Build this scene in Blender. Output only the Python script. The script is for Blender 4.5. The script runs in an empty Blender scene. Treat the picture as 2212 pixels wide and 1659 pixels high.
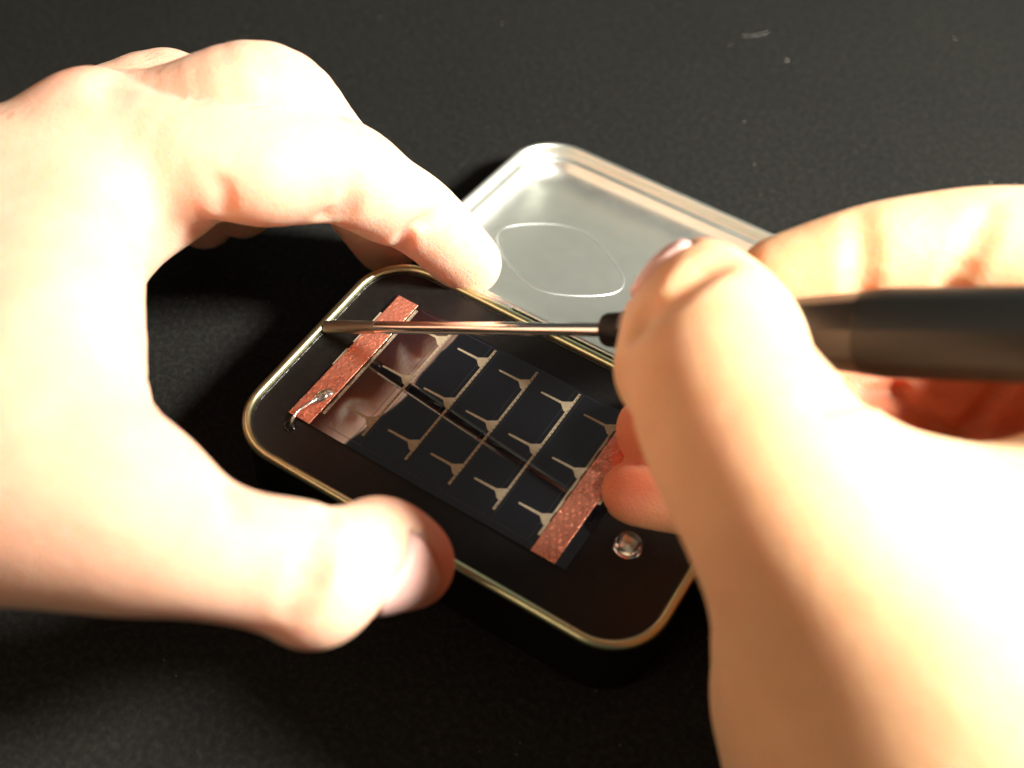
import bpy, bmesh, math, random
import numpy as np
from mathutils import Vector, Matrix, noise as mnoise

# ------------------------------------------------------------------ camera, world, light, exposure
S = 0.001                                     # everything below is measured in millimetres, the scene is in metres
sc = bpy.context.scene
col = sc.collection
CAM = np.array([68.916, -119.354, 219.136])   # solved from the tin and the 64 x 37 mm solar panel
EUL = (0.5084, 0.6466, 0.0589)
FPX, IW, IH = 2667.94, 2212.0, 1659.0


def rot_cam(a, b, c):
    Rz = np.array([[math.cos(a), -math.sin(a), 0], [math.sin(a), math.cos(a), 0], [0, 0, 1]])
    Rx = np.array([[1, 0, 0], [0, math.cos(b), -math.sin(b)], [0, math.sin(b), math.cos(b)]])
    R2 = np.array([[math.cos(c), -math.sin(c), 0], [math.sin(c), math.cos(c), 0], [0, 0, 1]])
    return Rz @ Rx @ R2


RC = rot_cam(*EUL)
cd = bpy.data.cameras.new('camera')
cam = bpy.data.objects.new('camera', cd)
col.objects.link(cam)
m = Matrix.Identity(4)
for i in range(3):
    for j in range(3):
        m[i][j] = RC[i, j]
    m[i][3] = CAM[i] * S
cam.matrix_world = m
cd.sensor_width = 36
cd.lens = FPX / IW * 36
cd.clip_start = 0.01
cd.clip_end = 20
cd.dof.use_dof = True
cd.dof.focus_distance = 0.254
cd.dof.aperture_fstop = 8.5
cd.dof.aperture_blades = 7
sc.camera = cam

world = bpy.data.worlds.new('World')
sc.world = world
world.use_nodes = True
wn, wl = world.node_tree.nodes, world.node_tree.links
for n in list(wn):
    wn.remove(n)
wo = wn.new('ShaderNodeOutputWorld')
bg = wn.new('ShaderNodeBackground')
tc = wn.new('ShaderNodeTexCoord')
dot = wn.new('ShaderNodeVectorMath'); dot.operation = 'DOT_PRODUCT'
d0 = Vector((-0.25, 0.90, 0.42)).normalized()      # the pale far wall of the room
dot.inputs[1].default_value = d0
rmp = wn.new('ShaderNodeValToRGB')
rmp.color_ramp.elements[0].position = 0.70
rmp.color_ramp.elements[0].color = (0.075, 0.066, 0.055, 1)
rmp.color_ramp.elements[1].position = 0.99
rmp.color_ramp.elements[1].color = (0.44, 0.44, 0.38, 1)
e = rmp.color_ramp.elements.new(0.88); e.color = (0.10, 0.097, 0.088, 1)
wl.new(tc.outputs['Generated'], dot.inputs[0])
wl.new(dot.outputs['Value'], rmp.inputs[0])
wl.new(rmp.outputs[0], bg.inputs[0])
wl.new(bg.outputs[0], wo.inputs[0])
bg.inputs[1].default_value = 1.0


def area_lamp(name, pos, target, size, power, color):
    ld = bpy.data.lights.new(name, 'AREA')
    ld.shape = 'DISK'; ld.size = size; ld.energy = power; ld.color = color
    lo = bpy.data.objects.new(name, ld)
    col.objects.link(lo)
    lo.location = pos
    lo.rotation_euler = (Vector(target) - Vector(pos)).to_track_quat('-Z', 'Y').to_euler()
    return lo


area_lamp('desk_lamp', (0.375, 0.145, 0.38), (0, 0, 0), 0.11, 12.6, (1.0, 0.95, 0.87))

area_lamp('fill_light', (-0.22, -0.34, 0.36), (0, -0.02, 0.03), 0.42, 0.95, (1.0, 0.72, 0.48))  # added soft fill in place of nearby bounce, lifts the shaded skin

sc.view_settings.view_transform = 'Standard'
sc.view_settings.look = 'None'
sc.view_settings.exposure = 0
sc.view_settings.gamma = 1
sc.view_settings.use_curve_mapping = False
sc.render.engine = 'CYCLES'
sc.cycles.max_bounces = 10
sc.cycles.use_denoising = True


# ------------------------------------------------------------------ helpers
def ray(x, y):
    return RC @ np.array([(x - IW / 2) / FPX, -(y - IH / 2) / FPX, -1.0])


def az(x, y, z):                               # the point at height z (mm) seen at a place in the photo
    d = ray(x, y)
    return CAM + d * (z - CAM[2]) / d[2]


def ad(x, y, dep):                             # the same by distance from the lens
    return CAM + ray(x, y) * dep


def rmm(rpx, P):                               # size in the photo -> radius in mm at that point
    return rpx * float((np.array(P) - CAM) @ (-RC[:, 2])) / FPX


def tag(o, label=None, cat=None, group=None, kind=None):
    for k, v in (('label', label), ('category', cat), ('group', group), ('kind', kind)):
        if v:
            o[k] = v
    return o


def empty(name, loc=(0, 0, 0)):
    o = bpy.data.objects.new(name, None)
    o.empty_display_size = 0.01
    o.location = [c * S for c in loc]
    col.objects.link(o)
    return o


def link(name, verts, faces, mat, parent=None, smooth=True, origin=None):
    """verts in mm, world space; the object's origin is its parent's or origin."""
    me = bpy.data.meshes.new(name)
    if origin is None:
        origin = [c / S for c in parent_world(parent)] if parent else (0, 0, 0)
    ov = np.array(origin, float)
    V = (np.array(verts, float).reshape(-1, 3) - ov) * S
    me.from_pydata(V.tolist(), [], [tuple(int(i) for i in f) for f in faces])
    me.update()
    if smooth:
        me.polygons.foreach_set('use_smooth', [True] * len(me.polygons))
    me.materials.append(mat)
    o = bpy.data.objects.new(name, me)
    col.objects.link(o)
    if parent:
        o.parent = parent
        pw = parent_world(parent)
        o.location = [ov[i] * S - pw[i] for i in range(3)]
    else:
        o.location = [c * S for c in origin]
    return o


def parent_world(p):
    v = [0, 0, 0]
    while p is not None:
        v = [v[i] + p.location[i] for i in range(3)]
        p = p.parent
    return v


class MB:
    def __init__(self):
        self.v = []; self.f = []

    def add(self, V, F):
        b = len(self.v)
        self.v += [tuple(p) for p in V]
        self.f += [tuple(i + b for i in f) for f in F]

    def prism(self, poly, z0, z1):
        n = len(poly)
        V = [(x, y, z0) for x, y in poly] + [(x, y, z1) for x, y in poly]
        F = [tuple(range(n, 2 * n)), tuple(reversed(range(n)))]
        F += [(i, (i + 1) % n, n + (i + 1) % n, n + i) for i in range(n)]
        self.add(V, F)

    def box(self, x0, y0, z0, x1, y1, z1):
        self.prism([(x0, y0), (x1, y0), (x1, y1), (x0, y1)], z0, z1)

    def tube(self, pts, rad, n=16, closed=False, caps=True):
        P = [Vector(p) for p in pts]
        N = len(P)
        R = rad if hasattr(rad, '__len__') else [rad] * N
        V = []; F = []
        up = None
        for i in range(N):
            a = P[(i - 1) % N] if (closed or i > 0) else P[i]
            b = P[(i + 1) % N] if (closed or i < N - 1) else P[i]
            t = (b - a).normalized()
            if up is None:
                up = t.orthogonal().normalized()
                if abs(t.z) < 0.9:
                    up = Vector((0, 0, 1))
            u = (up - t * up.dot(t)).normalized()
            w = t.cross(u)
            up = u
            for k in range(n):
                an = 2 * math.pi * k / n
                V.append(P[i] + (u * math.cos(an) + w * math.sin(an)) * R[i])
        for i in range(N if closed else N - 1):
            j = (i + 1) % N
            for k in range(n):
                l = (k + 1) % n
                F.append((i * n + k, i * n + l, j * n + l, j * n + k))
        if not closed and caps:
            F.append(tuple(range(n))[::-1]); F.append(tuple(range((N - 1) * n, N * n)))
        self.add(V, F)

    def build(self, name, mat, parent=None, smooth=True, angle=None, origin=None):
        o = link(name, self.v, self.f, mat, parent, smooth, origin)
        if angle is not None:
            o.data.polygons.foreach_set('use_smooth', [True] * len(o.data.polygons))
            try:
                o.data.set_sharp_from_angle(angle=math.radians(angle))
            except Exception:
                pass
        return o


def rrect(cx, cy, L, W, r, n=14):
    P = []
    for sx, sy, a0 in [(1, 1, 0), (-1, 1, 90), (-1, -1, 180), (1, -1, 270)]:
        for k in range(n + 1):
            a = math.radians(a0 + 90.0 * k / n)
            P.append((cx + sx * (L / 2 - r) + r * math.cos(a), cy + sy * (W / 2 - r) + r * math.sin(a)))
    return P


def loft(rings, close_bottom=None, close_top=None):
    """rings: list of equally long closed loops of 3D points."""
    mb = MB()
    n = len(rings[0])
    V = [p for r in rings for p in r]
    F = []
    for i in range(len(rings) - 1):
        for k in range(n):
            l = (k + 1) % n
            F.append((i * n + k, i * n + l, (i + 1) * n + l, (i + 1) * n + k))
    if close_bottom:
        F.append(tuple(reversed(range(n))))
    if close_top:
        F.append(tuple(range((len(rings) - 1) * n, len(rings) * n)))
    mb.add(V, F)
    return mb


# ------------------------------------------------------------------ materials
def mat_new(name):
    mt = bpy.data.materials.new(name)
    mt.use_nodes = True
    nt = mt.node_tree
    b = nt.nodes['Principled BSDF']
    return mt, nt, b


def pset(b, **kw):
    names = dict(color='Base Color', rough='Roughness', metal='Metallic', ior='IOR', spec='Specular IOR Level',
                 coat='Coat Weight', coat_rough='Coat Roughness', sss='Subsurface Weight', sss_r='Subsurface Radius',
                 sss_s='Subsurface Scale', trans='Transmission Weight', sheen='Sheen Weight', aniso='Anisotropic')
    for k, v in kw.items():
        if k == 'color' and len(v) == 3:
            v = (*v, 1)
        b.inputs[names[k]].default_value = v


def add_noise(nt, scale, detail=4, rough=0.55, coord='Object', distort=0.0):
    t = nt.nodes.new('ShaderNodeTexCoord')
    n = nt.nodes.new('ShaderNodeTexNoise')
    n.inputs['Scale'].default_value = scale
    n.inputs['Detail'].default_value = detail
    n.inputs['Roughness'].default_value = rough
    n.inputs['Distortion'].default_value = distort
    nt.links.new(t.outputs[coord], n.inputs['Vector'])
    return n


def ramp(nt, src, stops):
    r = nt.nodes.new('ShaderNodeValToRGB')
    r.color_ramp.elements[0].position, r.color_ramp.elements[0].color = stops[0][0], (*stops[0][1], 1)
    r.color_ramp.elements[1].position, r.color_ramp.elements[1].color = stops[-1][0], (*stops[-1][1], 1)
    for p, c in stops[1:-1]:
        e = r.color_ramp.elements.new(p); e.color = (*c, 1)
    nt.links.new(src, r.inputs[0])
    return r


def bump(nt, b, height, strength, dist, prev=None):
    n = nt.nodes.new('ShaderNodeBump')
    n.inputs['Strength'].default_value = strength
    n.inputs['Distance'].default_value = dist
    nt.links.new(height, n.inputs['Height'])
    if prev:
        nt.links.new(prev.outputs[0], n.inputs['Normal'])
    nt.links.new(n.outputs[0], b.inputs['Normal'])
    return n


def m_paper():
    mt, nt, b = mat_new('black_paper')
    pset(b, rough=0.8, spec=0.22)
    n = add_noise(nt, 750, 7, 0.8)
    r = ramp(nt, n.outputs[0], [(0.34, (0.0022, 0.0023, 0.0018)), (0.5, (0.0075, 0.0077, 0.0061)), (0.68, (0.022, 0.0222, 0.0185))])
    big = add_noise(nt, 14, 3, 0.6)
    mx = nt.nodes.new('ShaderNodeMix'); mx.data_type = 'RGBA'; mx.blend_type = 'MULTIPLY'
    mx.inputs[0].default_value = 1
    rb = ramp(nt, big.outputs[0], [(0.3, (0.85, 0.85, 0.85)), (0.7, (1.12, 1.12, 1.12))])
    nt.links.new(r.outputs[0], mx.inputs[6]); nt.links.new(rb.outputs[0], mx.inputs[7])
    nt.links.new(mx.outputs[2], b.inputs['Base Color'])
    n2 = add_noise(nt, 2400, 4, 0.6)
    b1 = bump(nt, b, n2.outputs[0], 1.0, 0.0003)
    n3 = add_noise(nt, 500, 3, 0.6)
    bump(nt, b, n3.outputs[0], 0.35, 0.0004, b1)
    return mt


def m_metal(name, color, rough, bump_scale=None, bs=0.1, var=0.06, aniso=0.0):
    mt, nt, b = mat_new(name)
    pset(b, color=color, metal=1.0, rough=rough, aniso=aniso)
    n = add_noise(nt, 260, 5, 0.65)
    mr = nt.nodes.new('ShaderNodeMapRange')
    mr.inputs[3].default_value = max(0.02, rough - var); mr.inputs[4].default_value = rough + var
    nt.links.new(n.outputs[0], mr.inputs[0]); nt.links.new(mr.outputs[0], b.inputs['Roughness'])
    if bump_scale:
        n2 = add_noise(nt, bump_scale, 3)
        bump(nt, b, n2.outputs[0], bs, 0.0002)
    return mt


def m_plain(name, color, rough, spec=0.5, bscale=None, bs=0.3, bd=0.0001, var=0.0, coat=0.0):
    mt, nt, b = mat_new(name)
    pset(b, color=color, rough=rough, spec=spec, coat=coat)
    if var:
        n = add_noise(nt, 700, 5, 0.7)
        c0 = [c * (1 - var) for c in color]; c1 = [c * (1 + var) for c in color]
        r = ramp(nt, n.outputs[0], [(0.3, c0), (0.7, c1)])
        nt.links.new(r.outputs[0], b.inputs['Base Color'])
    if bscale:
        n2 = add_noise(nt, bscale, 4)
        bump(nt, b, n2.outputs[0], bs, bd)
    return mt


M = {}
M['paper'] = m_paper()
M['tin'] = m_metal('tinplate', (0.76, 0.78, 0.71), 0.40, 900, 0.04, 0.05)
pset(M['tin'].node_tree.nodes['Principled BSDF'], coat=0.35, coat_rough=0.08)
M['tin_mark'] = m_metal('tinplate_emboss', (0.74, 0.76, 0.74), 0.45)
M['rim'] = m_metal('lacquered_tin_rim', (0.62, 0.63, 0.37), 0.30, 1200, 0.12, 0.08)
M['box'] = m_plain('black_painted_tin', (0.006, 0.006, 0.006), 0.35, 0.5)
M['plate'] = m_plain('black_satin_plate', (0.0074, 0.0068, 0.0062), 0.36, 0.32, 2600, 0.25, 0.00004, 0.35)
M['seal'] = m_plain('black_sealant', (0.008, 0.008, 0.009), 0.25, 0.5, 1200, 0.6, 0.0003)
M['steel'] = m_metal('polished_steel', (0.80, 0.79, 0.76), 0.12, 600, 0.06, 0.04)
M['steel_worn'] = m_metal('ground_steel', (0.42, 0.38, 0.30), 0.38, 1500, 0.4, 0.1)
M['solder'] = m_metal('solder', (0.78, 0.78, 0.74), 0.2, 1200, 0.3, 0.06)
M['handle'] = m_plain('black_rubber_grip', (0.0042, 0.0046, 0.0038), 0.5, 0.35, 900, 0.3, 0.0002)
M['gloss'] = m_plain('black_hard_plastic', (0.010, 0.008, 0.0065), 0.36, 0.5)
M['lint'] = m_plain('pale_lint', (0.6, 0.58, 0.52), 0.8)


def m_panel():
    mt, nt, b = mat_new('solar_film')
    pset(b, color=(0.004, 0.004, 0.006), rough=0.035, ior=2.05, spec=0.5)
    n = add_noise(nt, 90, 3, 0.5)
    bump(nt, b, n.outputs[0], 0.02, 0.0006)
    return mt


def m_copper():
    mt, nt, b = mat_new('embossed_copper_tape')
    pset(b, color=(0.96, 0.37, 0.24), metal=0.80, rough=0.34)
    n = add_noise(nt, 1400, 4)
    bump(nt, b, n.outputs[0], 0.15, 0.00008)
    n2 = add_noise(nt, 400, 4)
    mr = nt.nodes.new('ShaderNodeMapRange'); mr.inputs[3].default_value = .18; mr.inputs[4].default_value = .36
    nt.links.new(n2.outputs[0], mr.inputs[0]); nt.links.new(mr.outputs[0], b.inputs['Roughness'])
    return mt


def m_contact():
    mt, nt, b = mat_new('printed_silver_contact')
    pset(b, color=(0.50, 0.42, 0.29), rough=0.5, spec=0.5, metal=0.35)
    n = add_noise(nt, 1600, 3)
    r = ramp(nt, n.outputs[0], [(0.3, (0.33, 0.27, 0.175)), (0.7, (0.42, 0.35, 0.24))])
    nt.links.new(r.outputs[0], b.inputs['Base Color'])
    return mt


def m_clear():
    mt, nt, b = mat_new('clear_epoxy')
    pset(b, color=(0.97, 0.98, 0.96), rough=0.04, ior=1.5, trans=1.0)
    return mt


def m_skin(name, reds, base=((0.75, 0.42, 0.285), (0.81, 0.49, 0.345)), red=(0.70, 0.20, 0.13)):
    """reds: (x, y, z, radius mm, weight) of red spots: ruddy knuckles, finger tips, and shade painted under the grip."""
    mt, nt, b = mat_new(name)
    pset(b, rough=0.55, spec=0.3, sss=1.0, sss_r=(1.0, 0.36, 0.15), sss_s=0.006)
    n = add_noise(nt, 120, 5, 0.6)
    r = ramp(nt, n.outputs[0], [(0.3, base[0]), (0.7, base[1])])
    cur = r.outputs[0]
    g = nt.nodes.new('ShaderNodeNewGeometry')
    for (x, y, z, rad, w) in reds:
        ds = nt.nodes.new('ShaderNodeVectorMath'); ds.operation = 'DISTANCE'
        ds.inputs[1].default_value = (x * S, y * S, z * S)
        nt.links.new(g.outputs['Position'], ds.inputs[0])
        mr = nt.nodes.new('ShaderNodeMapRange'); mr.interpolation_type = 'SMOOTHSTEP'
        mr.inputs[1].default_value = rad * S; mr.inputs[2].default_value = rad * 0.3 * S
        mr.inputs[3].default_value = 0; mr.inputs[4].default_value = w
        nt.links.new(ds.outputs['Value'], mr.inputs[0])
        mx = nt.nodes.new('ShaderNodeMix'); mx.data_type = 'RGBA'
        nt.links.new(mr.outputs[0], mx.inputs[0]); nt.links.new(cur, mx.inputs[6])
        mx.inputs[7].default_value = (*red, 1)
        cur = mx.outputs[2]
    nt.links.new(cur, b.inputs['Base Color'])
    v = nt.nodes.new('ShaderNodeTexVoronoi'); v.feature = 'DISTANCE_TO_EDGE'
    v.inputs['Scale'].default_value = 1100
    t = nt.nodes.new('ShaderNodeTexCoord')
    nt.links.new(t.outputs['Object'], v.inputs['Vector'])
    rv = ramp(nt, v.outputs['Distance'], [(0.0, (0, 0, 0)), (0.18, (1, 1, 1))])
    b1 = bump(nt, b, rv.outputs[0], 0.4, 0.00014)
    n2 = add_noise(nt, 350, 4, 0.6)
    b2 = bump(nt, b, n2.outputs[0], 0.22, 0.0006, b1)
    n3 = add_noise(nt, 110, 3, 0.5)
    bump(nt, b, n3.outputs[0], 0.13, 0.0018, b2)
    return mt


M['panel'] = m_panel()
M['copper'] = m_copper()
M['contact'] = m_contact()
M['clear'] = m_clear()
mt, nt, b_ = mat_new('finger_nail')
pset(b_, color=(0.80, 0.50, 0.44), rough=0.40, spec=0.4, sss=0.6, sss_r=(1, .4, .3), sss_s=0.0015, coat=0.1, coat_rough=0.3)
M['nail'] = mt

# ------------------------------------------------------------------ the table
mb = MB()
mb.prism([(-1500, -1500), (1500, -1500), (1500, 1500), (-1500, 1500)], -8, 0)
tb = mb.build('table', M['paper'], smooth=False)
tag(tb, kind='structure')

# ------------------------------------------------------------------ the tin
TL, TW, TR, TZ, PZ = 93.54, 58.24, 12.14, 20.0, 18.98
tin = empty('hinged_tin', (0, 0, 0))
tag(tin, 'open pocket tin with gold rolled rim, black faceplate and a small solar panel', 'tin')


def rings(profile, L=TL, W=TW, R=TR, n=14, fn=None):
    out = []
    for off, z in profile:                     # off: how far inside the outer outline
        rr = max(R - off, 0.5)
        P = rrect(0, 0, L - 2 * off, W - 2 * off, rr, n)
        out.append([(x, y, z) if fn is None else fn(x, y, z) for x, y in P])
    return out


rb = 0.95
loft(rings([(1.6, 0.15), (0.9, 0.35), (0.55, 1.2), (0.5, TZ - 1.2), (1.0, TZ - 1.2), (1.1, 1.5), (2.0, 1.2)]), True, True).build('body', M['box'], tin, angle=50)
mb = MB()
mb.tube([(x, y, TZ - rb) for x, y in rrect(0, 0, TL - 2 * rb, TW - 2 * rb, TR - rb, 20)], rb, 16, closed=True)
mb.build('rim', M['rim'], tin)
# black faceplate with a hole for the wire
pl = rings([(1.5, PZ - 1.6), (1.5, PZ - 0.5), (1.75, PZ - 0.24)], n=14)
fp = loft(pl, True, True).build('faceplate', M['plate'], tin, angle=40)
# sealant bead where plate meets the rim, uneven
random.seed(5)
pts = []; rad = []
base = rrect(0, 0, TL - 4.1, TW - 4.1, TR - 2.0, 40)
dense = []
for i in range(len(base)):
    a, b = Vector(base[i]), Vector(base[(i + 1) % len(base)])
    k = max(1, int((b - a).length / 0.6))
    dense += [a.lerp(b, j / k) for j in range(k)]
for p in dense:
    q = mnoise.noise(Vector((p.x * .8, p.y * .8, 0)))
    pts.append((p.x, p.y, PZ - 0.32)); rad.append(0.27 + 0.16 * q)
mb = MB(); mb.tube(pts, rad, 8, closed=True)
mb.build('sealant_bead', M['seal'], fp)

# solar panel
PCX, PCY, PTH = -5.81, 0.45, -0.0072


def pl2w(u, v):                                # panel millimetres (0..64, 0..37) -> world
    a, b = u - 32, v - 18.5
    return (PCX + math.cos(PTH) * a - math.sin(PTH) * b, PCY + math.sin(PTH) * a + math.cos(PTH) * b)


def pbox(mb, u0, v0, u1, v1, z0, z1):
    mb.prism([pl2w(u0, v0), pl2w(u1, v0), pl2w(u1, v1), pl2w(u0, v1)], z0, z1)


zt = PZ - 0.24
mb = MB(); pbox(mb, 0, 0, 64, 37, zt + 0.01, zt + 0.42)
pan = mb.build('solar_panel', M['panel'], tin, smooth=False)
zp = zt + 0.42
mb = MB()
lines = [15.55, 25.75, 35.9, 46.0, 56.05]


def ppoly(mb, pts, z0=zp + 0.003, z1=zp + 0.035):
    mb.prism([pl2w(*q) for q in pts], z0, z1)


for u in lines:
    ppoly(mb, [(u - .27, 3.6), (u + .27, 3.6), (u + .27, 36.0), (u - .27, 36.0)])
    for v in (7.5, 19.8, 32.1):
        ppoly(mb, [(u - .27, v - 1.55), (u - .27, v + 1.45), (u - 2.0, v + .34), (u - 6.75, v + .21), (u - 6.9, v), (u - 6.75, v - .21), (u - 2.0, v - .26), (u - .75, v - 1.5)])
ppoly(mb, [(5.75, 3.6), (6.35, 3.6), (6.35, 35.8), (5.75, 35.8)])
for v0, v1 in ((14.5, 19.5), (21.5, 26.0), (28.0, 31.2)):
    ppoly(mb, [(-.1, v0), (.5, v0), (.5, v1), (-.1, v1)])
ppoly(mb, [(61.7, 15.5), (62.4, 15.5), (62.4, 18.5), (61.7, 18.5)])
mb.build('contact_grid', M['contact'], pan, smooth=False)
# dark dashes printed on the lines, faint laser-scribed lines
mb = MB()
for k, u in enumerate(lines[:-1] + [6.1]):
    v = 4.4
    while v < 35.4:
        w_ = 0.13 if k < 1 or k > 3 else 0.2
        ppoly(mb, [(u + .02, v), (u + .02 + w_, v), (u + .02 + w_, v + .55), (u + .02, v + .55)], zp + .036, zp + .05)
        v += 1.1
for j, v in enumerate((6.2, 11.8, 17.4, 23.0, 28.6)):
    ppoly(mb, [(5.7, v), (5.98, v), (5.98, v + 2.4), (5.7, v + 2.4)], zp + .036, zp + .05)
    ppoly(mb, [(56.1, v + 1), (56.45, v + 1), (56.45, v + 3.4), (56.1, v + 3.4)], zp + .036, zp + .05)
M['dash'] = m_plain('dark_scribe', (0.05, 0.032, 0.02), 0.4)
mb.build('scribe_marks', M['dash'], pan, smooth=False)
mb = MB()
for u in lines:
    for du in (-1.25, 0.75):
        ppoly(mb, [(u + du, 1.6), (u + du + .1, 1.6), (u + du + .1, 36.2), (u + du, 36.2)], zp + .001, zp + .012)
ppoly(mb, [(7, 1.5), (63.4, 1.5), (63.4, 1.6), (7, 1.6)], zp + .001, zp + .012)
ppoly(mb, [(7, 36.2), (63.4, 36.2), (63.4, 36.3), (7, 36.3)], zp + .001, zp + .012)
M['scribe'] = m_plain('faint_scribe', (0.022, 0.023, 0.025), 0.3)
mb.build('cell_outline', M['scribe'], pan, smooth=False)


def copper_strip(u0, u1, tilt):
    """a foil tape with a slightly crumpled surface"""
    nu, nv = 46, 330
    V = []; F = []
    for j in range(nv + 1):
        for i in range(nu + 1):
            u = u0 + (u1 - u0) * i / nu + tilt * (j / nv - .5)
            v = 0.05 + 37.0 * j / nv
            x, y = pl2w(u, v)
            dsh = 0.0
            for fam, (ang, pt) in enumerate(((62, 1.45), (118, 1.4))):
                ca, sa = math.cos(math.radians(ang)), math.sin(math.radians(ang))
                wob_ = .55 * mnoise.noise(Vector((u * .5, v * .3, 7 + fam)))
                al_ = (u * ca + v * sa + wob_) / pt; ac = (-u * sa + v * ca + wob_) / (pt * .8)
                on = math.cos(2 * math.pi * (al_ + .5 * (round(ac) % 2)))
                ln = abs(ac - round(ac)) * pt * .8
                if on > -.35 and ln < .17 and mnoise.noise(Vector((round(ac) * 3.1 + fam * 9, round(al_ + .5) * 2.3, u0))) > -.28:
                    dsh = max(dsh, min(1, (on + .35) * 2.5) * (1 - (ln / .17) ** 2) * (1, .75)[fam])
            h = 0.095 * dsh + 0.07 * mnoise.noise(Vector((u * .6, v * .6, u0))) + 0.025 * mnoise.noise(Vector((u * 2, v * 2, u0)))
            V.append((x, y, zp + 0.17 + h * (1.0 if 0 < i < nu else .3)))
    n = nu + 1
    for j in range(nv):
        for i in range(nu):
            a = j * n + i
            F.append((a, a + 1, a + n + 1, a + n))
    b = len(V)
    bd = [i for i in range(n)] + [j * n + nu for j in range(1, nv + 1)] + [nv * n + i for i in range(nu - 1, -1, -1)] + [j * n for j in range(nv - 1, 0, -1)]
    for q in bd:
        V.append((V[q][0], V[q][1], zp + 0.003))
    for k in range(len(bd)):
        l = (k + 1) % len(bd)
        F.append((bd[l], bd[k], b + k, b + l))
    F.append(tuple(b + k for k in reversed(range(len(bd)))))
    return link('copper_strip', V, F, M['copper'], pan)


copper_strip(0.35, 5.35, 0.3)
copper_strip(56.6, 61.7, 0.2)

# wire from the hole up on to a blob of solder
wire = MB()
wp = [(2.35, -2.3, -1.2), (2.4, -2.0, .2), (2.35, -1.3, .9), (2.2, -.3, 1.25), (2.2, .9, 1.35), (2.35, 2.2, 1.15), (2.6, 3.6, .85), (2.95, 5.0, .62), (3.2, 6.0, .55)]
P3 = []
for u, v, h in wp:
    x, y = pl2w(u, v); P3.append(Vector((x, y, zp + h)))
sm = []
for i in range(len(P3) - 1):
    p0, p1, p2, p3 = P3[max(i - 1, 0)], P3[i], P3[i + 1], P3[min(i + 2, len(P3) - 1)]
    for k in range(6):
        t = k / 6
        sm.append(0.5 * ((2 * p1) + (-p0 + p2) * t + (2 * p0 - 5 * p1 + 4 * p2 - p3) * t * t + (-p0 + 3 * p1 - 3 * p2 + p3) * t ** 3))
sm.append(P3[-1])
wire.tube(sm, 0.3, 12)
wob = wire.build('wire', M['solder'], tin)
V = []; F = []
nu, nv = 24, 12
for j in range(nv + 1):
    ph = math.pi / 2 * j / nv
    for i in range(nu):
        t = 2 * math.pi * i / nu
        a = 2.9 * math.cos(ph); bq = (1.2 + .25 * math.cos(t)) * math.cos(ph)
        du, dv = a * math.cos(t), bq * math.sin(t)
        an = math.radians(72)
        u = 3.3 + du * math.cos(an) - dv * math.sin(an); v = 6.6 + du * math.sin(an) + dv * math.cos(an)
        k = 1 + .22 * mnoise.noise(Vector((u * 1.6, v * 1.6, ph)))
        x, y = pl2w(3.3 + (u - 3.3) * k, 6.6 + (v - 6.6) * k)
        V.append((x, y, zp + .1 + 0.85 * k * math.sin(ph)))
for j in range(nv):
    for i in range(nu):
        l = (i + 1) % nu
        F.append((j * nu + i, j * nu + l, (j + 1) * nu + l, (j + 1) * nu + i))
F.append(tuple(reversed(range(nu))))
link('solder_blob', V, F, M['solder'], wob)
hx, hy = pl2w(2.2, -2.3)
V = []; F = []
for j, (rr_, h) in enumerate(((1.35, 0.01), (1.15, .28), (.75, .34), (.5, .1), (.0, -.2))):
    for i in range(20):
        t = 2 * math.pi * i / 20
        q = 1 + .18 * mnoise.noise(Vector((math.cos(t) * 2, math.sin(t) * 2, 3)))
        V.append((hx + rr_ * q * math.cos(t), hy + rr_ * q * math.sin(t), zt + h))
for j in range(4):
    for i in range(20):
        l = (i + 1) % 20
        F.append((j * 20 + i, j * 20 + l, (j + 1) * 20 + l, (j + 1) * 20 + i))
M['hole'] = m_plain('wire_hole_glue', (0.002, 0.002, 0.002), 0.15)
link('wire_hole', V, F, M['hole'], fp)

# clear light emitting diode let into the faceplate
lx, ly = 33.1, -7.3
led = MB()
prof = [(2.75, 0), (2.75, .5), (2.45, .62), (2.4, 1.0), (2.2, 1.7), (1.75, 2.3), (1.0, 2.72), (.35, 2.85)]
R_ = [[(lx + r * math.cos(2 * math.pi * i / 32), ly + r * math.sin(2 * math.pi * i / 32), zt + .02 + h) for i in range(32)] for r, h in prof]
led = loft(R_, True, True)
ledo = led.build('indicator_light', M['clear'], tin, angle=60)
mb = MB(); mb.box(lx - .95, ly - .95, zt + .1, lx + .95, ly + .95, zt + .55)
M['chip'] = m_metal('reflector_cup', (0.75, 0.72, 0.62), 0.25)
mb.box(lx - .3, ly - .3, zt + .551, lx + .3, ly + .3, zt + .8)
mb.build('reflector_cup', M['chip'], ledo, smooth=False)

# lid, hinged open and lying back on the table
HG, HZ, HA, HX, HW = 2.08, 17.58, -0.1445, 1.59, 61.46
LL = 94.0


def lidw(x, y, z):                             # lid space: x along the hinge, y away from it, z up out of the rim
    return (-TL / 2 + HX + x, TW / 2 + HG + y * math.cos(HA) - z * math.sin(HA), HZ + y * math.sin(HA) + z * math.cos(HA))


def lring(profile, n=16, R=13.0):
    out = []
    for off, z in profile:
        P = rrect(LL / 2, HW / 2, LL - 2 * off, HW - 2 * off, max(R - off, 1), n)
        out.append([lidw(x, y, z) for x, y in P])
    return out


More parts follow.
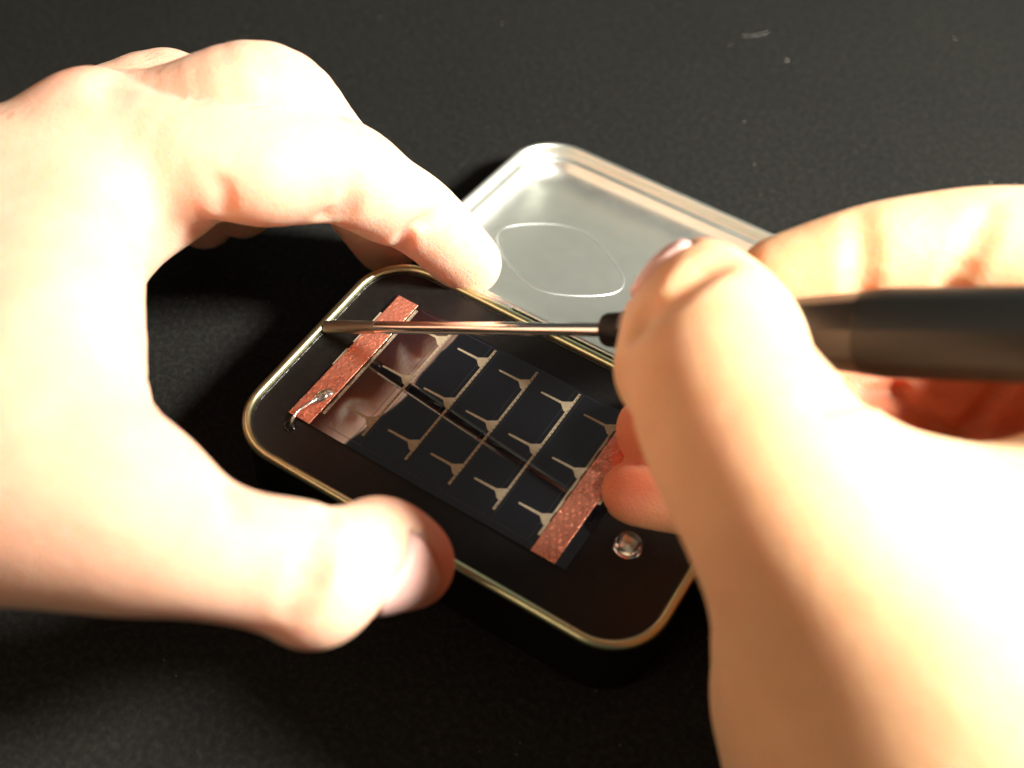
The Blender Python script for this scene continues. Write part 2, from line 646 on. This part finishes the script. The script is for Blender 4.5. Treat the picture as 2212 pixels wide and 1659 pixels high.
inner = [(1.25, -0.8), (1.3, -1.3), (1.45, -2.5), (1.65, -3.0), (2.1, -3.25), (2.8, -3.4), (3.1, -3.6), (3.35, -4.1), (3.8, -4.9), (4.6, -5.8), (5.7, -6.55), (7.0, -7.05), (8.4, -7.35), (9.8, -7.47), (11.5, -7.5)]
outer = [(11.5, -7.85), (7.0, -7.75), (4.6, -7.2), (3.3, -6.2), (2.6, -5.0), (2.2, -4.0), (1.0, -3.6), (.8, -3.0), (.75, -0.8)]
prof = outer + inner
lid = loft(lring(prof), True, True).build('lid', M['tin'], tin, angle=60)
mb = MB()
mb.tube([lidw(x, y, -.8) for x, y in rrect(LL / 2, HW / 2, LL - 1.8, HW - 1.8, 12.1, 20)], .78, 12, closed=True)
mb.build('lid_rim', M['tin'], lid)
ep = [(9.0, 26.9), (9.1, 31.0), (13.9, 36.1), (20.2, 41.0), (25.7, 41.6), (31.3, 39.5), (38.4, 34.4), (41.3, 32.5), (42.7, 28.6), (41.5, 25.1), (34.9, 19.3), (29.2, 16.4), (24.8, 15.7), (18.6, 18.6), (13.0, 22.5)]
lp = []
for i in range(len(ep)):
    p0, p1, p2, p3 = [Vector(ep[(i + k) % len(ep)]) for k in (-1, 0, 1, 2)]
    for k in range(6):
        t = k / 6
        q = 0.5 * ((2 * p1) + (-p0 + p2) * t + (2 * p0 - 5 * p1 + 4 * p2 - p3) * t * t + (-p0 + 3 * p1 - 3 * p2 + p3) * t ** 3)
        lp.append(lidw(q.x, q.y, -7.76))
for _ in range(26):
    lp = [tuple((a[i] + 2 * b[i] + c[i]) / 4 for i in range(3)) for a, b, c in zip(lp[-1:] + lp[:-1], lp, lp[1:] + lp[:1])]
mb = MB(); mb.tube(lp, .36, 10, closed=True)
mb.build('embossed_ring', M['tin_mark'], lid)
# two hinges
for hx0 in (22, 70):
    mb = MB()
    x0 = -TL / 2 + hx0
    mb.tube([(x0, TW / 2 + 1.0, TZ - 2.2), (x0 + 9, TW / 2 + 1.0, TZ - 2.2)], .9, 12)
    mb.build('hinge', M['tin'], tin, angle=50)


# ------------------------------------------------------------------ screwdriver
tip = az(699, 706, 19.9)
A_ = 2.6e-4


def sd(x, y):                                   # a point on the tool: image place, depth along the tool's straight axis
    d_tip = float((tip - CAM) @ (-RC[:, 2]))
    return ad(x, y, d_tip / (1 + A_ * (x - 697)))


pS, pH, pE = sd(760, 706.5), sd(1308, 711), sd(2212, 722)
ax = (pE - tip) / np.linalg.norm(pE - tip)
n1 = np.cross(ax, RC[:, 2]); n1 /= np.linalg.norm(n1)          # across the tool, in the picture plane
n2 = np.cross(ax, n1)
drv = empty('screwdriver', tip)
tag(drv, 'thin steel screwdriver with black grip, its tip levering under the tin rim', 'screwdriver')


def tool(profile, name, mat, parent, n=24, fac=None, angle=40):
    rgs = []
    for s_, r1, r2 in profile:
        c = tip + ax * s_
        rg = []
        for i in range(n):
            t = 2 * math.pi * i / n
            k = fac(s_, t) if fac else 1
            rg.append(tuple(c + (n1 * math.cos(t) * r1 + n2 * math.sin(t) * r2) * k))
        rgs.append(rg)
    return loft(rgs, True, True).build(name, mat, parent, angle=angle)


sH = float((pH - tip) @ ax)
shaft = tool([(14.0, 1.27, 1.27), (sH + 6, 1.27, 1.27)], 'shaft', M['steel'], drv, 32)
# flat-ground blade: wide and thin at the tip; the wide face is turned towards the lens
bl = []
for s_, w_, t_ in ((0, 1.2, .28), (1.2, 1.32, .34), (4, 1.42, .6), (8, 1.42, .95), (11.5, 1.32, 1.2), (14.0, 1.285, 1.285)):
    bl.append((s_, w_, t_))


tool(bl, 'blade', M['steel_worn'], shaft, 24)
hl = float((pE - tip) @ ax)


def facet(s_, t):                               # eight soft flats on the front part of the grip
    q = (t % (math.pi / 4)) - math.pi / 8
    w_ = 1.0 if s_ < sN - 2 else 0.45
    return (math.cos(math.pi / 8) / math.cos(q) * w_ + (1 - w_) * .97) * 1.03


tool([(sH - .5, 2.0, 2.0), (sH - .1, 2.8, 2.8), (sH + .6, 3.1, 3.1), (sH + 4.5, 3.3, 3.3)], 'collar', M['handle'], drv, 32)
sN = float((sd(1875, 718) - tip) @ ax)
pr = [(sH + 4.0, 3.8, 3.8), (sH + 5.0, 4.3, 4.3), (sH + 9, 4.6, 4.6), (sH + 20, 4.8, 4.8), (sN - 14, 5.15, 5.15), (sN - 6, 5.9, 5.9), (sN, 6.6, 6.6)]
tool(pr, 'grip_nose', M['gloss'], drv, 48, fac=facet, angle=18)
tool([(sN - 1.5, 6.2, 6.2), (sN - .8, 6.6, 6.6), (sN + 3, 7.05, 7.05), (hl, 7.2, 7.2), (hl + 28, 7.1, 7.1), (hl + 34, 6.4, 6.4), (hl + 36, 4.8, 4.8)],
     'grip', M['handle'], drv, 48, fac=facet, angle=18)


# ------------------------------------------------------------------ hands: signed distance fields turned into one skin each
class Field:
    def __init__(self, lo, hi, h):
        self.lo = np.array(lo, float); self.h = h
        self.n = np.ceil((np.array(hi) - self.lo) / h).astype(int) + 1
        self.ax = [self.lo[i] + np.arange(self.n[i]) * h for i in range(3)]

    def new(self, v=12.0):
        return np.full(self.n, v, np.float32)

    def sub(self, lo, hi):
        a = np.clip(np.floor((np.array(lo) - self.lo) / self.h).astype(int), 0, self.n)
        b = np.clip(np.ceil((np.array(hi) - self.lo) / self.h).astype(int) + 1, 0, self.n)
        sl = tuple(slice(a[i], b[i]) for i in range(3))
        if any(b <= a):
            return None, None
        g = np.meshgrid(*[self.ax[i][sl[i]] for i in range(3)], indexing='ij', sparse=True)
        return sl, g


def rcone(g, a, b, r1, r2):
    a = np.array(a, float); b = np.array(b, float)
    ba = b - a
    l2 = float(ba @ ba)
    if l2 < 1e-6:
        return np.sqrt((g[0] - a[0]) ** 2 + (g[1] - a[1]) ** 2 + (g[2] - a[2]) ** 2) - r1
    rr = r1 - r2
    a2 = l2 - rr * rr
    il2 = 1 / l2
    pa = [g[i] - a[i] for i in range(3)]
    y = pa[0] * ba[0] + pa[1] * ba[1] + pa[2] * ba[2]
    z = y - l2
    x2 = (pa[0] * l2 - ba[0] * y) ** 2 + (pa[1] * l2 - ba[1] * y) ** 2 + (pa[2] * l2 - ba[2] * y) ** 2
    y2 = y * y * l2
    z2 = z * z * l2
    k = np.sign(rr) * rr * rr * x2
    d = (np.sqrt(np.maximum(x2 * a2 * il2, 0)) + y * rr) * il2 - r1
    c1 = np.sign(z) * a2 * z2 > k
    c2 = np.sign(y) * a2 * y2 < k
    d = np.where(c2, np.sqrt(x2 + y2) * il2 - r1, d)
    d = np.where(c1, np.sqrt(x2 + z2) * il2 - r2, d)
    return d


def smin(a, b, k):
    if k <= 0:
        return np.minimum(a, b)
    h = np.maximum(k - np.abs(a - b), 0) / k
    return np.minimum(a, b) - h * h * k * 0.25


def smax(a, b, k):
    return -smin(-a, -b, k)


def put(F, fld, a, b, r1, r2, k):
    pad = k + 3
    lo = np.minimum(np.array(a) - r1, np.array(b) - r2) - pad
    hi = np.maximum(np.array(a) + r1, np.array(b) + r2) + pad
    sl, g = F.sub(lo, hi)
    if sl is None:
        return
    fld[sl] = smin(fld[sl], rcone(g, a, b, r1, r2), k)


def cut(F, fld, pts, r, k):
    """press a soft furrow along a 3D polyline"""
    for a, b in zip(pts[:-1], pts[1:]):
        lo = np.minimum(a, b) - r - k - 2; hi = np.maximum(a, b) + r + k + 2
        sl, g = F.sub(lo, hi)
        if sl is None:
            continue
        fld[sl] = smax(fld[sl], -rcone(g, a, b, r, r), k)


def surface_nets(F, fld):
    s = fld < 0
    n = np.array(fld.shape)
    c = [s[i:n[0] - 1 + i, j:n[1] - 1 + j, k:n[2] - 1 + k] for i in (0, 1) for j in (0, 1) for k in (0, 1)]
    cnt = sum(x.astype(np.int8) for x in c)
    act = (cnt > 0) & (cnt < 8)
    idx = np.argwhere(act)
    vid = -np.ones(act.shape, np.int64)
    vid[act] = np.arange(len(idx))
    acc = np.zeros((len(idx), 3)); num = np.zeros(len(idx))
    corners = [(i, j, k) for i in (0, 1) for j in (0, 1) for k in (0, 1)]
    for ca in corners:
        for axx in range(3):
            if ca[axx]:
                continue
            cb = list(ca); cb[axx] = 1
            va = fld[idx[:, 0] + ca[0], idx[:, 1] + ca[1], idx[:, 2] + ca[2]]
            vb = fld[idx[:, 0] + cb[0], idx[:, 1] + cb[1], idx[:, 2] + cb[2]]
            mk = (va < 0) != (vb < 0)
            t = np.where(mk, va / np.where(mk, va - vb, 1), 0)
            p = np.zeros((len(idx), 3)) + np.array(ca)
            p[:, axx] = t
            acc[mk] += p[mk]; num[mk] += 1
    V = F.lo + (idx + acc / num[:, None]) * F.h
    Q = []
    for axx in range(3):
        o1, o2 = (axx + 1) % 3, (axx + 2) % 3
        sa = [slice(None)] * 3; sb = [slice(None)] * 3
        sa[axx] = slice(0, -1); sb[axx] = slice(1, None)
        ch = s[tuple(sa)] != s[tuple(sb)]
        e = np.argwhere(ch)
        ok = (e[:, o1] > 0) & (e[:, o2] > 0) & (e[:, o1] < n[o1] - 1) & (e[:, o2] < n[o2] - 1)
        e = e[ok]
        ins = s[e[:, 0], e[:, 1], e[:, 2]]
        q = []
        for d1, d2 in ((0, 0), (-1, 0), (-1, -1), (0, -1)):
            f = e.copy(); f[:, o1] += d1; f[:, o2] += d2
            q.append(vid[f[:, 0], f[:, 1], f[:, 2]])
        q = np.stack(q, 1)
        q[~ins] = q[~ins][:, ::-1]
        Q.append(q)
    Q = np.concatenate(Q)
    Q = Q[(Q >= 0).all(1)]
    return V, Q


def relax(V, Q, it=2, f=0.5):
    for _ in range(it):
        acc = np.zeros_like(V); cnt = np.zeros(len(V))
        for a, b in ((0, 1), (1, 2), (2, 3), (3, 0)):
            np.add.at(acc, Q[:, a], V[Q[:, b]]); np.add.at(cnt, Q[:, a], 1)
            np.add.at(acc, Q[:, b], V[Q[:, a]]); np.add.at(cnt, Q[:, b], 1)
        V = V + f * (acc / np.maximum(cnt, 1)[:, None] - V)
    return V


def chain(F, pts, k=4.0):
    """pts: (point, radius) list -> field of one finger"""
    fld = F.new()
    P = []
    n = len(pts)
    for i in range(n - 1):
        q = [np.append(pts[min(max(i + j, 0), n - 1)][0], pts[min(max(i + j, 0), n - 1)][1]) for j in (-1, 0, 1, 2)]
        for s_ in range(5):
            t = s_ / 5
            P.append(0.5 * (2 * q[1] + (q[2] - q[0]) * t + (2 * q[0] - 5 * q[1] + 4 * q[2] - q[3]) * t * t + (3 * q[1] - q[0] - 3 * q[2] + q[3]) * t ** 3))
    P.append(np.append(pts[-1][0], pts[-1][1]))
    for a, b in zip(P[:-1], P[1:]):
        put(F, fld, a[:3], b[:3], a[3], b[3], 0.4)
    return fld


def hit(F, fld, x, y, s0=90, s1=340):
    d = ray(x, y); d = d / np.linalg.norm(d)
    s_ = np.arange(s0, s1, 0.3)
    p = CAM + s_[:, None] * d
    i = (p - F.lo) / F.h
    ok = (i > 1).all(1) & (i < F.n - 3).all(1)
    p = p[ok]; i = i[ok]
    if not len(p):
        return None, None
    j = np.round(i).astype(int)
    v = fld[j[:, 0], j[:, 1], j[:, 2]]
    w = np.argmax(v < 0)
    if v[w] >= 0:
        return None, None
    j = j[w]
    n_ = np.array([fld[j[0] + 1, j[1], j[2]] - fld[j[0] - 1, j[1], j[2]], fld[j[0], j[1] + 1, j[2]] - fld[j[0], j[1] - 1, j[2]], fld[j[0], j[1], j[2] + 1] - fld[j[0], j[1], j[2] - 1]], float)
    n_ /= np.linalg.norm(n_) + 1e-9
    return p[w], n_


def furrow(F, fld, pts, r, depth, k, ends=(0.0, 0.0)):
    """a skin crease: photo places -> points on the skin -> a shallow rounded groove"""
    Q = []
    for (x0, y0), (x1, y1) in zip(pts[:-1], pts[1:]):
        m_ = max(1, int(math.hypot(x1 - x0, y1 - y0) / 14))
        for i in range(m_):
            Q.append((x0 + (x1 - x0) * i / m_, y0 + (y1 - y0) * i / m_))
    Q.append(pts[-1])
    H = []
    for i_, (x, y) in enumerate(Q):
        p, n_ = hit(F, fld, x, y)
        if p is not None:
            t = i_ / max(1, len(Q) - 1)
            w_ = min(1.0, ends[0] + t * 2.6, ends[1] + (1 - t) * 2.6)
            H.append(p + n_ * (r - depth * w_ + (1 - w_) * k * .25))
    if len(H) < 2:
        return
    A = np.array(H)
    lo = A.min(0) - r - k - 2; hi = A.max(0) + r + k + 2
    sl, g = F.sub(lo, hi)
    if sl is None:
        return
    u = None
    for a, b in zip(H[:-1], H[1:]):
        if np.linalg.norm(a - b) < 6:
            d_ = rcone(g, a, b, r, r)
            u = d_ if u is None else np.minimum(u, d_)
    if u is not None:
        fld[sl] = smax(fld[sl], -u, k)


def swell(F, fld, x, y, r, sink, k):
    """a soft pad: a ball set into the skin at a photo place"""
    p, n_ = hit(F, fld, x, y)
    if p is not None:
        c = p - n_ * (r - sink)
        put(F, fld, c, c, r, r, k)


def nail_field(F, skin, C, along, normal, half_l, half_w, proud=0.22):
    C = np.array(C, float)
    n_ = np.array(normal, float); n_ /= np.linalg.norm(n_)
    a_ = np.array(along, float); a_ -= n_ * (a_ @ n_); a_ /= np.linalg.norm(a_)
    b_ = np.cross(n_, a_)
    R = max(half_l, half_w) + 6
    sl, g = F.sub(C - R, C + R)
    q = [g[i] - C[i] for i in range(3)]
    u = q[0] * a_[0] + q[1] * a_[1] + q[2] * a_[2]
    v = q[0] * b_[0] + q[1] * b_[1] + q[2] * b_[2]
    w = q[0] * n_[0] + q[1] * n_[1] + q[2] * n_[2]
    rc = half_w * 0.55
    dx = np.abs(u) - (half_l - rc); dy = np.abs(v) - (half_w - rc)
    pr2 = np.sqrt(np.maximum(dx, 0) ** 2 + np.maximum(dy, 0) ** 2) + np.minimum(np.maximum(dx, dy), 0) - rc
    out = F.new()
    sk = skin[sl].copy()
    body = np.maximum(np.maximum(sk - proud, pr2), -(sk + 1.4))
    body = np.maximum(body, -w - half_w * 1.1)
    out[sl] = body
    ring = np.maximum(np.abs(pr2) - 0.45, -w - half_w * 1.1)      # the groove round the nail
    skin[sl] = smax(sk, -np.maximum(ring, -(sk + 0.75)), 0.4)
    return out


def J(x, y, z, rpx):                            # joint seen at a photo place, at height z, with its half-width in photo pixels
    p = az(x, y, z)
    return (p, rmm(rpx, p))


# ---- left hand: thumb on the near rim, index finger on the far rim, the others behind it
VOX = 0.62


def left_hand():
    F = Field((-205, -105, -2), (25, 75, 110), VOX)
    palm = F.new(14.0)
    K = 8
    mcp = J(205, 285, 62, 112)
    for pts in (
        [J(205, 305, 60, 112), J(130, 620, 60, 176), J(30, 900, 55, 246), J(-300, 990, 42, 300)],
        [J(205, 292, 58, 116), J(-60, 520, 50, 235), J(-300, 820, 40, 295)],
        [J(60, 430, 58, 150), J(-60, 700, 55, 230), J(-200, 900, 50, 260)],
        [J(250, 1115, 56, 190), J(60, 1090, 55, 215), J(-150, 1100, 50, 215)],
        [J(330, 420, 50, 98), J(150, 560, 50, 155)],
        [J(290, 450, 48, 90), J(420, 412, 50, 60)],
        [J(205, 285, 50, 108), J(-120, 560, 38, 190)],
        [J(200, 290, 34, 110), J(-60, 640, 30, 190)],
    ):
        f = chain(F, pts)
        palm = smin(palm, f, K)
    thumb = chain(F, [J(110, 1010, 56, 225), J(400, 1175, 57, 152), J(640, 1222, 51, 138), J(670, 1240, 50, 137), J(765, 1215, 44, 118), J(884, 1218, 33, 96)], 3)
    a_ = J(815, 1168, 38, 78); put(F, thumb, a_[0], a_[0], a_[1], a_[1], 8)
    a_ = J(685, 1288, 51, 78); put(F, thumb, a_[0], a_[0], a_[1], a_[1], 8)
    index = chain(F, [mcp, J(400, 335, 62, 120), J(570, 352, 58, 133), J(735, 370, 52, 111), J(828, 425, 43, 96), J(913, 472, 35, 84), J(1012, 568, 20, 71)], 3)
    middle = chain(F, [J(180, 300, 52, 110), J(380, 245, 62, 105), J(570, 215, 64, 122), J(690, 296, 48, 92), J(775, 420, 30, 88), J(835, 520, 12, 72)], 3)
    ring = chain(F, [J(160, 320, 44, 110), J(360, 215, 50, 108), J(480, 330, 36, 95), J(520, 440, 14, 75)], 3)
    little = chain(F, [J(140, 400, 30, 110), J(280, 330, 32, 95), J(400, 400, 22, 85), J(440, 470, 10, 68)], 3)
    fld = palm
    flap = chain(F, [J(300, 475, 45, 66), J(350, 462, 47, 66), J(400, 448, 48, 56), J(437, 430, 49, 44)])
    for f, k in ((thumb, 9), (flap, 3.5), (index, 8), (middle, 6), (ring, 6), (little, 6)):
        f2 = smin(palm, f, k)
        fld = np.minimum(fld, f2)
    soften(F, fld, 352, 1290, 24, 9)
    soften(F, fld, 130, 1130, 40, 5)
    # pads of the index finger and the folds between them
    swell(F, fld, 590, 430, 7.5, 0.6, 4)
    swell(F, fld, 800, 470, 6.5, 0.5, 3)
    furrow(F, fld, [(482, 450), (484, 425), (476, 400), (462, 385)], 1.6, .3, 2.0, (1, 0))
    furrow(F, fld, [(705, 466), (735, 455), (752, 430), (760, 390), (762, 350)], 1.5, .8, 2.2, (1, 0))
    furrow(F, fld, [(720, 470), (752, 462), (780, 430)], 1.2, .3, 1.8, (.6, 0))
    furrow(F, fld, [(866, 540), (880, 505), (915, 478), (960, 455)], 1.4, .7, 2.2, (1, 0))
    furrow(F, fld, [(860, 520), (884, 490), (925, 465)], 1.0, .25, 1.4, (.6, 0))
    # wrinkles over the middle joint
    for i in range(5):
        x = 728 + 21 * i; y = 256 + 11 * i
        furrow(F, fld, [(x, y - 14), (x + 3, y), (x - 2, y + 14)], .7, .38, .8)
    for i in range(3):
        furrow(F, fld, [(588 + 22 * i, 88 + 3 * i), (590 + 22 * i, 104 + 3 * i)], .7, .3, .8)
    # first joint of the index finger, back of the hand
    furrow(F, fld, [(250, 160), (235, 185), (240, 215)], 2.5, .3, 4)
    # thumb: folds at both joints, soft hollow behind the nail
    for x, dd in ((640, .22), (664, .34), (690, .2)):
        furrow(F, fld, [(x + 25, 1180), (x + 6, 1225), (x - 6, 1270), (x - 22, 1320)], 1.1, dd, 1.8)
    furrow(F, fld, [(700, 1072), (712, 1100), (708, 1130)], 1.2, .6, 2, (1, 0))
    furrow(F, fld, [(728, 1068), (742, 1095)], 1.0, .4, 1.5, (1, 0))
    furrow(F, fld, [(480, 1045), (500, 1075), (505, 1110)], 1.4, .4, 2.4, (1, 0))
    # nail
    c = az(888, 1262, 40)
    nf = nail_at(F, fld, 890, 1278, (1.0, -0.06), (0, 0), 6.6, 6.0, 0)
    V, Q = surface_nets(F, fld)
    V = relax(V, Q, 2, 0.5)
    o = link('hand', V, Q, M['skinL'], None, True, az(0, 900, 0))
    tag(o, 'left hand pinching the tin between thumb and index finger', 'hand')
    Vn, Qn = surface_nets(F, nf)
    Vn = relax(Vn, Qn, 3, 0.5)
    link('thumb_nail', Vn, Qn, M['nail'], o)
    hairs('hair', F, fld, o, ((320, 140, 50, 22, 22, 1, -.5), (470, 105, 80, 14, 16, 1, -.3), (20, 235, 40, 25, 14, .8, -.8), (450, 230, 120, 18, 14, 1, -.2)), 3, M['hair'])
    return o


def nail_at(F, fld, x, y, along2, lat2, hl_, hw_, dep_hint, tilt=None):
    """find the skin under a photo place by stepping along the view ray, read its normal, lay a nail there"""
    d = ray(x, y); d = d / np.linalg.norm(d)

    def val(p):
        i = (p - F.lo) / F.h
        j = np.clip(np.round(i).astype(int), 1, F.n - 2)
        return fld[tuple(j)], j
    P = None
    for s_ in np.arange(90, 330, 0.4):
        p = CAM + d * s_
        if (p < F.lo + 2).any() or (p > F.lo + (F.n - 2) * F.h).any():
            continue
        v, j = val(p)
        if v < 0:
            P = p
            break
    nrm = np.array([fld[j[0] + 1, j[1], j[2]] - fld[j[0] - 1, j[1], j[2]], fld[j[0], j[1] + 1, j[2]] - fld[j[0], j[1] - 1, j[2]], fld[j[0], j[1], j[2] + 1] - fld[j[0], j[1], j[2] - 1]], float)
    nrm /= np.linalg.norm(nrm)
    if tilt is not None:
        nrm = nrm + RC @ np.array(tilt, float); nrm /= np.linalg.norm(nrm)
    along = RC @ np.array([along2[0], -along2[1], 0.0])
    return nail_field(F, fld, P, along, nrm, hl_, hw_)


def nail_dir(F, fld, c, n_cam, along_cam, hl_, hw_):
    """march from inside the finger outwards until the skin is reached, lay the nail there"""
    n_ = RC @ np.array(n_cam, float); n_ /= np.linalg.norm(n_)
    P = np.array(c, float)
    for s_ in np.arange(0, 25, 0.25):
        p = P + n_ * s_
        j = np.round((p - F.lo) / F.h).astype(int)
        if fld[tuple(j)] > 0:
            break
    return nail_field(F, fld, p, RC @ np.array(along_cam, float), n_, hl_, hw_)


def soften(F, fld, x, y, R_, it):
    """even out the flesh round a place on the skin"""
    p, n_ = hit(F, fld, x, y)
    if p is None:
        return
    sl, g = F.sub(p - R_, p + R_)
    b = fld[sl].copy()
    for _ in range(it):
        for a in range(3):
            q = b.copy()
            i0 = [slice(None)] * 3; i1 = [slice(None)] * 3; im = [slice(None)] * 3
            i0[a] = slice(0, -2); im[a] = slice(1, -1); i1[a] = slice(2, None)
            q[tuple(im)] = (b[tuple(i0)] + b[tuple(im)] * 2 + b[tuple(i1)]) / 4
            for _k in range(2):
                q2 = q.copy()
                q2[tuple(im)] = (q[tuple(i0)] + q[tuple(im)] * 2 + q[tuple(i1)]) / 4
                q = q2
            b = q
    d = np.sqrt((g[0] - p[0]) ** 2 + (g[1] - p[1]) ** 2 + (g[2] - p[2]) ** 2) / R_
    w = np.clip((1 - d) * 2.2, 0, 1)
    w = w * w * (3 - 2 * w)
    fld[sl] = fld[sl] * (1 - w) + b * w


def hairs(name, F, fld, parent, spots, seed, mat):
    rnd = random.Random(seed)
    mb = MB()
    for (x, y, sx, sy, n, dx, dy) in spots:
        for _ in range(n):
            p, n_ = hit(F, fld, x + rnd.uniform(-sx, sx), y + rnd.uniform(-sy, sy))
            if p is None:
                continue
            t = RC @ np.array([dx + rnd.uniform(-.5, .5), -dy + rnd.uniform(-.5, .5), 0.0])
            t = t - n_ * (t @ n_) * .8
            L_ = rnd.uniform(2.0, 4.5)
            q = [p - n_ * .2 + (t * (i / 4) * L_ + n_ * (1.1 * (i / 4) - .9 * (i / 4) ** 2) * L_ * .45) for i in range(5)]
            mb.tube([tuple(v) for v in q], [.024, .022, .018, .013, .006], 4)
    o = mb.build(name, mat, parent)
    o['kind'] = 'stuff'
    return o


def D(x, y, dep, rpx):                          # joint by distance from the lens
    return (ad(x, y, dep), rpx * dep / FPX)


def right_hand():
    F = Field((-22, -120, -2), (170, 95, 150), 0.8)
    palm = F.new(16.0)
    K = 13
    for pts in (
        [D(1880, 1260, 186, 280), D(2010, 1580, 197, 452), D(2450, 2000, 203, 540)],
        [D(1990, 1380, 186, 300), D(2200, 1700, 190, 430), D(2500, 2100, 196, 520)],
        [D(1960, 1300, 186, 280), D(2350, 1262, 190, 300), D(2600, 1500, 195, 400)],
        [D(2350, 1300, 195, 300), D(2600, 1700, 180, 420)],
        [D(2650, 760, 205, 240), D(2700, 1100, 190, 330)],
        [D(2150, 1300, 215, 290), D(2600, 1500, 215, 400)],
        [D(2650, 700, 225, 240), D(2550, 1250, 215, 330)],
    ):
        palm = smin(palm, chain(F, pts), K)
    thumb = chain(F, [D(2150, 1740, 190, 440), D(1930, 1350, 184, 300), D(1716, 1080, 178, 230), D(1576, 870, 184, 186), D(1550, 742, 194, 161), D(1514, 646, 204, 111)], 4)
    for q in ((1448, 800, 198, 96), (1452, 704, 204, 68)):
        a_ = D(*q); put(F, thumb, a_[0], a_[0], a_[1], a_[1], 6)
    index = chain(F, [D(2600, 620, 218, 150), D(2400, 560, 216, 140), D(2160, 535, 215, 128), D(2000, 535, 215, 112), D(1860, 560, 215, 108), D(1690, 610, 217, 98)], 3)
    middle = chain(F, [D(2650, 850, 240, 150), D(2350, 860, 238, 130), D(2100, 860, 236, 120), D(1800, 880, 236, 112), D(1600, 900, 237, 100), D(1420, 930, 238, 90)], 3)
    ring = chain(F, [D(2600, 1050, 238, 150), D(2350, 1000, 236, 130), D(2050, 1000, 236, 118), D(1750, 1050, 236, 108), D(1560, 1085, 236, 95), D(1376, 1078, 238, 86)], 3)
    little = chain(F, [D(2500, 1250, 232, 150), D(2200, 1200, 232, 120), D(1900, 1180, 234, 100), D(1700, 1190, 234, 90), D(1580, 1200, 235, 75)], 3)
    fld = palm
    for f, k in ((thumb, 10), (index, 6), (middle, 3), (ring, 3), (little, 3)):
        fld = np.minimum(fld, smin(palm, f, k))
    soften(F, fld, 1900, 1470, 42, 14)
    soften(F, fld, 1820, 1250, 25, 6)
    furrow(F, fld, [(1855, 470), (1862, 530), (1860, 600), (1858, 640)], 1.8, .5, 3.0, (0, 1))
    furrow(F, fld, [(2140, 455), (2120, 500), (2085, 560), (2050, 620)], 1.8, .8, 3.0, (0, 1))
    furrow(F, fld, [(1780, 862), (1860, 852), (1935, 846)], 1.6, 1.6, 2, (1, 1))
    furrow(F, fld, [(1935, 846), (1960, 875), (2010, 915), (2065, 945)], 1.6, 1.8, 2, (1, 1))
    furrow(F, fld, [(2065, 945), (2110, 905), (2150, 850), (2170, 815)], 1.6, 1.6, 2, (1, 1))
    # fold beside the thumb nail
    furrow(F, fld, [(1560, 556), (1520, 575), (1470, 612), (1425, 655), (1385, 690)], 2.4, 1.3, 3.4, (.5, 1))
    nf = nail_dir(F, fld, ad(1500, 650, 205), (-0.70, 0.60, 0.06), (-0.69, -0.72, 0), 6.4, 6.4)
    nr = nail_dir(F, fld, ad(1376, 1078, 238), (0.12, 0.8, 0.1), (-1, 0, 0), 4.6, 3.6)
    V, Q = surface_nets(F, fld)
    V = relax(V, Q, 2, 0.5)
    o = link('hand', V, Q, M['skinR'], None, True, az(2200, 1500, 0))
    tag(o, 'right hand holding the screwdriver, closest to the camera and out of focus', 'hand')
    for nm, f in (('thumb_nail', nf), ('finger_nail', nr)):
        Vn, Qn = surface_nets(F, f)
        if len(Vn):
            link(nm, relax(Vn, Qn, 3, 0.5), Qn, M['nail'], o)
    return o


def spot(x, y, z, rad, w):
    p = az(x, y, z)
    return (p[0], p[1], p[2], rad, w)


def spotd(x, y, d, rad, w):
    p = ad(x, y, d)
    return (p[0], p[1], p[2], rad, w)


M['hair'] = m_plain('fine_hair', (0.10, 0.06, 0.035), 0.5)
M['skinL'] = m_skin('skin_left', [spot(150, 200, 66, 13, .4), spot(900, 1140, 36, 13, .6), spot(960, 1235, 34, 11, .6), spot(840, 1260, 38, 10, .3), spot(860, 540, 30, 10, .3), spot(1040, 600, 18, 8, .2)])
M['skinR'] = m_skin('skin_right', base=((0.76, 0.44, 0.24), (0.82, 0.50, 0.29)), red=(0.62, 0.15, 0.08), reds= [spotd(1530, 560, 205, 9, .6), spotd(1400, 950, 235, 20, .5), spotd(1340, 1080, 235, 10, .5), spotd(1850, 560, 220, 12, .3), spotd(2000, 900, 236, 34, .75), spotd(2300, 900, 236, 30, .7), spotd(1380, 950, 236, 18, .5)])  # the two widest spots paint the shade on the fingers under the grip
left_hand()
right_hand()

# ------------------------------------------------------------------ lint on the paper
random.seed(11)
mb = MB()


def fleck(x, y, r):
    p = az(x, y, 0)
    V = []; F_ = []
    for j, (q, h) in enumerate(((1, .0), (.8, .6), (.3, 1.0))):
        for i in range(7):
            t = 2 * math.pi * i / 7
            k = r * q * random.uniform(.75, 1.2)
            V.append((p[0] + k * math.cos(t), p[1] + k * math.sin(t), .02 + r * h))
    for j in range(2):
        for i in range(7):
            F_.append((j * 7 + i, j * 7 + (i + 1) % 7, (j + 1) * 7 + (i + 1) % 7, (j + 1) * 7 + i))
    F_.append(tuple(range(14, 21)))
    mb.add(V, F_)


for x, y, r in ((1700, 131, .26), (1578, 97, .14), (2063, 84, .15), (1630, 355, .12), (2195, 398, .2), (1608, 262, .12), (1085, 50, .12), (820, 36, .12), (2140, 395, .15)):
    fleck(x, y, r)
for _ in range(90):
    fleck(random.uniform(0, 2212), random.uniform(0, 1659), random.uniform(.03, .07))
pts = [tuple(az(1602 + 14 * i, 78 - 1.5 * i + 2 * math.sin(i), .15)) for i in range(5)]
mb.tube(pts, .03, 6)
l_ = mb.build('lint', M['lint'])
tag(l_, 'tiny pale specks of lint scattered on the black paper', 'lint', kind='stuff')
